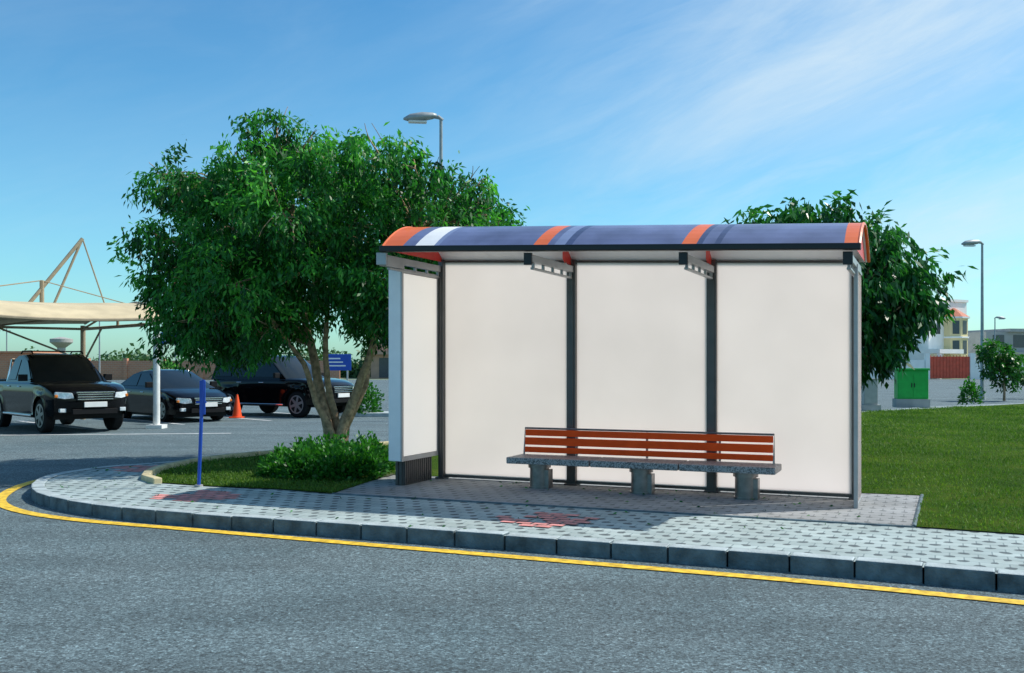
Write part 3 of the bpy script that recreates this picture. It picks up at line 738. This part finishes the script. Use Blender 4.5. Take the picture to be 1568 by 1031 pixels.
# ---------------------------------------------------------------- parking canopy
CA=empty('parking_canopy')
o=Vector((-8.9,24.6)); ax=Vector((.72,.69)); dp=Vector((-.69,.72))
def cp(a,d,z): q=o-ax*a+dp*d; return (q.x,q.y,z)
g=G(); prof=[(-.25,2.62),(-.15,2.72),(.6,2.98),(1.8,3.12),(3.2,3.05),(4.6,2.85),(5.4,2.68)]
def sagz(a,z): return z-.10*math.sin(((a%5)/5)*math.pi)
for i in range(28):
    a0=i*.75-.2;a1=(i+1)*.75-.2
    for j in range(len(prof)-1):
        d0,z0=prof[j];d1,z1=prof[j+1]
        g.add([cp(a0,d0,sagz(a0,z0)),cp(a1,d0,sagz(a1,z0)),cp(a1,d1,sagz(a1,z1)),cp(a0,d1,sagz(a0,z1))],[(0,1,2,3)])
g.obj('fabric_roof','cream',CA,smooth='all',fix=False)
g=G()
g.tube([cp(a*.75-.2,-.25,sagz(a*.75-.2,2.62)) for a in range(29)],.04,6)
g.tube([cp(-.2,d,z) for d,z in prof],.04,6)
for a in (0,5,10,15,20):
    g.tube([cp(a,0,2.5),cp(a,5.0,2.5)],.045,8); g.tube([cp(a,2.5,2.5),cp(a,2.5,3.05)],.04,8)
    g.tube([cp(a,0,2.5),cp(a,2.5,3.0)],.03,6); g.tube([cp(a,5,2.5),cp(a,2.5,3.0)],.03,6)
    g.tube([cp(a,5,1.5),cp(a,3.6,2.5)],.03,6)
    g.tube([cp(a,5.0,-.1),cp(a,5.0,2.6)],.07,10)
    if a<20: g.tube([cp(a,5,1.6),cp(a+2.3,5,2.5)],.03,6); g.tube([cp(a+5,5,1.6),cp(a+2.7,5,2.5)],.03,6); g.tube([cp(a,5,2.5),cp(a+5,5,2.5)],.035,6); g.tube([cp(a,2.5,2.9),cp(a+2.5,5,2.5)],.025,6)
g.obj('roof_trusses','strut',CA)
g=G()
for a in (0.05,10.05,20): g.tube([cp(a,-.05,-.1),cp(a,-.05,2.62)],.085,12); g.box(*(lambda q:(q[0]-.2,q[0]+.2,q[1]-.2,q[1]+.2,-.12,-.03))(cp(a,-.05,0)))
g.obj('white_columns','whitepole',CA,smooth=True)
g=G()
for a,h in ((1.2,4.9),(7,4.9)):
    g.tube([cp(a+.9,3.4,2.9),cp(a-.6,3.4,h)],.05,8); g.tube([cp(a+.2,3.4,2.95),cp(a-.6,3.4,h)],.035,8)
    g.tube([cp(a+.45,3.4,2.95),cp(a+.45,3.4,3.7)],.06,8); g.tube([cp(a+.45,3.4,3.7),cp(a-2.2,2.5,2.95)],.015,6); g.tube([cp(a+.45,3.4,3.7),cp(a+4.2,2.5,2.95)],.015,6)
    g.tube([cp(a-.6,3.4,h),cp(a-1.2,3.2,2.9)],.02,6)
g.obj('masts_and_cables','strut',CA)

def sign(loc,w,h,z,rz_=0):
    E=empty('blue_sign',loc,rz_)
    g=G(); g.tube([(-w*.35,0,0),(-w*.35,0,z+h)],.05,8); g.tube([(w*.35,0,0),(w*.35,0,z+h)],.05,8); g.obj('posts','pole',E)
    g=G(); g.box(-w/2,w/2,-.09,-.055,z,z+h); g.obj('board','post',E,bevel=.02)
    g=G(); 
    for q in range(3): g.box(-w*.35,w*(.3-.1*q),-.094,-.090,z+h*(.25+.22*q),z+h*(.33+.22*q))
    g.obj('lettering','plate',E)
sign((-9.6,54,-.12),1.5,.9,1.3,.0); sign((-21,60,-.12),1.2,.7,2.9)

# ---------------------------------------------------------------- background buildings
H=empty('white_house',(50.2,118,-.12),math.radians(30))
g=G(); g.box(0,7.2,0,10,0,9.4); g.box(-.15,7.35,-.15,10.2,9.4,9.7); g.obj('walls','hwhite',H)
def octo(cx,cy,r,z0,z1,mi,g,r2=None):
    r2=r if r2 is None else r2; v=[]
    for zz,rr in ((z0,r),(z1,r2)):
        for j in range(8): a=math.pi/8+j*math.pi/4; v.append((cx+rr*math.cos(a),cy+rr*math.sin(a),zz))
    g.add(v,[tuple(range(8))[::-1],tuple(range(8,16))]+[(j,(j+1)%8,(j+1)%8+8,j+8) for j in range(8)],mi)
g=G(); octo(4.3,-.3,1.6,2.6,7.3,0,g); octo(4.3,-.3,1.85,7.3,7.5,2,g); octo(4.3,-.3,1.8,7.5,8.6,1,g,.15); octo(4.3,-.3,1.75,4.9,5.1,2,g)
g.obj('bay_window_tower',['hcream','tile','hwhite'],H)
g=G()
for k in (4,5,6,7):
    a=math.pi/8+k*math.pi/4+math.pi/8; rr=1.6*math.cos(math.pi/8)+.03
    c=Vector((4.3+rr*math.cos(a),-.3+rr*math.sin(a),0)); tdir=Vector((-math.sin(a),math.cos(a),0))
    for z0,z1 in ((5.4,7.0),(3.0,4.6)): g.add([c-tdir*.38+Vector((0,0,z0)),c+tdir*.38+Vector((0,0,z0)),c+tdir*.38+Vector((0,0,z1)),c-tdir*.38+Vector((0,0,z1))],[(0,1,2,3)])
for x in (.5,1.5): g.box(x,x+.6,-.04,0.02,5.4,6.9)
g.obj('windows','win',H)
g=G(); g.box(-2,2.4,-3,-.005,3.0,3.5); g.box(-1.9,-1.5,-2.9,-2.5,0,3); g.obj('porch_canopy','hwhite',H)
WL=empty('boundary_wall',(47.6,112,-.12))
g=G(); g.box(-.4,.1,-.25,.25,0,3.0); g.box(4.7,5.3,-.25,.25,0,3.0); g.box(-14,-.45,-.12,.12,0,2.2); g.box(5.35,8.5,-.12,.12,0,2.5); g.obj('wall','hwhite',WL)
g=G(); g.box(.12,4.68,-.08,.02,.1,2.6)
for k in range(12): g.box(.2+k*.37,.26+k*.37,-.14,-.08,.15,2.75)
g.obj('gate','gate',WL)
H=empty('grey_house',(60.5,125,-.12),math.radians(12))
g=G(); g.box(0,14,0,10,0,5.9); g.box(-.3,14.3,-.8,10,3.0,3.3); g.box(3,14.3,-.6,10,5.9,6.3); g.obj('walls','hgrey',H)
g=G(); 
for x in (1,4,7.5,11): g.box(x,x+1.6,-.06,.02,3.9,5.5); g.box(x,x+1.6,-.06,.02,.9,2.5)
g.obj('windows','win',H)
g=G(); g.box(59,76,118,118.2,0,1.9); g.obj('boundary_wall','hwhite')
H=empty('white_house',(22,128,-.12))
g=G(); g.box(0,15,0,10,0,6.4); g.box(-.3,15.3,-.5,10,6.4,6.8); g.obj('walls','hwhite',H)
g=G(); [g.box(x,x+1.8,-.05,.02,z,z+1.5) for x in (1.5,5.5,9.5,12.5) for z in (1,4.1)]; g.obj('windows','win',H)
H=empty('shop_building',(-17,118,-.12))
g=G(); g.box(0,18,0,8,0,4.4); g.box(-.3,18.3,-1.2,8,2.9,3.2); g.obj('walls','pinkwall',H)
g=G(); [g.box(x,x+2,-.05,.02,.1,2.5) for x in (1,5,9,13)]; g.obj('shopfronts','win',H)
g=G(); g.box(-110,-19,108,108.3,-.12,2.0); 
for k in range(22): g.box(-110+k*4.2,-109.6+k*4.2,107.85,108.4,-.12,2.25)
g.obj('brick_wall','brick')
H=empty('brick_house',(0,0,0)); g=G(); g.box(-64,-55,112,120,-.12,2.9); g.box(-64.2,-54.8,111.8,120.2,2.9,3.1); g.obj('walls','brick',H)
g=G(); g.box(-62,-60.6,111.95,112.02,1,2.2); g.obj('window','win',H)
W_=empty('water_tower',(-92,200,-.12))
g=G(); g.cyl((0,0),.9,0,5.8,14,.8); g.tube([(0,0,5.2),(0,0,6.3),(0,0,7.0),(0,0,7.4)],[.8,2.2,2.2,.4],20); g.obj('tank','concrete',W_,smooth=True)
for x in (-100,-98): 
    g=G(); g.tube([(x,190,0),(x,190,9)],.12,6); g.tube([(x-.8,190,8.2),(x+.8,190,8.2)],.08,6); g.obj('utility_pole','pole')

Ps=[];Ds=[];Ts=[]
def blob(cx,cy,r,h,n_):
    d=unit(n_); d[:,2]=np.abs(d[:,2])*1; rr=rng.uniform(.5,1.1,n_)
    P=d*rr[:,None]*np.array([r,r*.8,h])*(1+.2*np.sin(d[:,0]*8+cx)*np.sin(d[:,2]*7))[:,None]; P=P+np.array([cx,cy,-.1]); Ps.append(P)
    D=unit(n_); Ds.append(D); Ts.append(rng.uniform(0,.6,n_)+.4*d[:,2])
for k in range(70):
    x=rng.uniform(-140,-8); blob(x,rng.uniform(122,150),rng.uniform(2,4.5),rng.uniform(1.8,4.0),420)
for k in range(22):
    x=rng.uniform(18,110); blob(x,rng.uniform(140,160),rng.uniform(2,4.5),rng.uniform(2,5.0),420)
P=np.concatenate(Ps); nn=len(P)
leafmesh('distant_trees',P,np.concatenate(Ds),rng.uniform(.5,.9,nn),rng.uniform(.3,.5,nn),np.concatenate(Ts),'farleaf')
def sapling(x,y,r,h,n_,ls,trunk=True,z0=-.1):
    E=empty('small_tree'); 
    c=[(x+rng.uniform(-.4,.4)*r,y+rng.uniform(-.4,.4)*r,z0+h*rng.uniform(.40,.85),r*.6) for _ in range(7)]
    crown('foliage',c,int(n_/110),18,ls,ls*.42,'bushleaf',E,.5,.14 if r<1 else .2)
    g=G(); g.tube([(x,y,z0),(x+.03,y,z0+h*.4),(x,y,z0+h*.75)],[.06,.045,.02],8)
    for q in c: branch(g,(x,y,z0+h*.4),q[:3],.025,.008,.05,5)
    g.obj('trunk','bark',E,smooth='all',fix=False)
sapling(21.6,43,.95,2.9,3200,.2)
sapling(24.3,46,.7,1.5,1500,.2)
sapling(-18.5,52,1.0,2.1,1200,.22)
sapling(12.3,36,.8,2.3,1200,.18,z0=0)
bush('shrub',17.4,37.2,.38,.35,.85,500,.17,.08)
bush('shrub',-4.55,30.5,.45,.45,1.0,900,.14,.08,z0=-.1)
g=G(); g.prism([(-5.3,30),(-3.6,30),(-3.3,31.2),(-5.1,31.2)],-.13,.0); g.obj('planter_kerb','kerb',bevel=.02)

# ---------------------------------------------------------------- light & sky
sd=Vector((.965,.26,0)).normalized(); el=math.radians(50)
dirn=Vector((sd.x*math.cos(el),sd.y*math.cos(el),math.sin(el)))
sl=bpy.data.lights.new('sun','SUN'); sl.energy=5.0; sl.angle=math.radians(.5); sl.color=(1,.945,.86)
so=bpy.data.objects.new('sun',sl); S.collection.objects.link(so); so.rotation_euler=dirn.to_track_quat('Z','Y').to_euler(); so.location=(20,0,30)
w=bpy.data.worlds.new('World'); S.world=w; w.use_nodes=True; n=w.node_tree.nodes; l=w.node_tree.links
bg=n['Background']; sk=n.new('ShaderNodeTexSky'); sk.sky_type='NISHITA'; sk.sun_disc=False
sk.sun_elevation=el; sk.sun_rotation=math.atan2(sd.x,sd.y); sk.air_density=1.0; sk.dust_density=.8; sk.ozone_density=2.5
tc=n.new('ShaderNodeTexCoord')
def dot(v):
    x=n.new('ShaderNodeVectorMath'); x.operation='DOT_PRODUCT'; l.new(tc.outputs['Generated'],x.inputs[0]); x.inputs[1].default_value=v; return x.outputs['Value']
a=dot((.93,0,.36)); b_=dot((-.36,0,.93)); c=dot((0,1,0))
def cloudnoise(sx,sy,sc,det,rg,dist):
    cb=n.new('ShaderNodeCombineXYZ'); l.new(math_(n,l,'MULTIPLY',a,sx),cb.inputs[0]); l.new(math_(n,l,'MULTIPLY',b_,sy),cb.inputs[1]); l.new(c,cb.inputs[2])
    no=n.new('ShaderNodeTexNoise'); no.inputs['Scale'].default_value=sc; no.inputs['Detail'].default_value=det; no.inputs['Roughness'].default_value=rg; no.inputs['Distortion'].default_value=dist
    l.new(cb.outputs[0],no.inputs[0]); return no.outputs[0]
cr=ramp(n,[(.40,(0,0,0)),(.70,(1,1,1))]); l.new(cloudnoise(1.1,4.2,1.5,9,.58,.4),cr.inputs[0])
c2=ramp(n,[(.44,(0,0,0)),(.72,(1,1,1))]); l.new(cloudnoise(2.2,9,2.2,10,.66,.8),c2.inputs[0])
cl=math_(n,l,'MULTIPLY_ADD',c2.outputs[0],.35,math_(n,l,'MULTIPLY',cr.outputs[0],.75))
mr=n.new('ShaderNodeMapRange'); mr.interpolation_type='SMOOTHSTEP'; mr.inputs['From Min'].default_value=-.12; mr.inputs['From Max'].default_value=.46; l.new(dot((1,0,.12)),mr.inputs['Value'])
fac=math_(n,l,'MULTIPLY_ADD',cl,math_(n,l,'MULTIPLY_ADD',mr.outputs[0],.62,.12),math_(n,l,'MULTIPLY',mr.outputs[0],.12))
fac=math_(n,l,'MINIMUM',fac,.9)
zr=ramp(n,[(0,(.66,1.12,1.14)),(.12,(.56,1.04,1.12)),(.36,(.34,.84,1.04)),(1,(.38,.80,1.0))]); l.new(dot((0,0,1)),zr.inputs[0])
tint=mixc(n,l,sk.outputs[0],zr.outputs[0],1.0,'MULTIPLY')
colr=mixc(n,l,tint,(5.0,5.9,6.4),fac)
l.new(colr,bg.inputs['Color']); bg.inputs['Strength'].default_value=.15

cam=bpy.data.cameras.new('camera'); co=bpy.data.objects.new('camera',cam); S.collection.objects.link(co)
co.location=(0,0,1.45); co.rotation_euler=(math.pi/2,0,0); cam.sensor_width=36; cam.lens=36*1500/1568; cam.shift_y=.0284; cam.clip_end=3000
S.camera=co
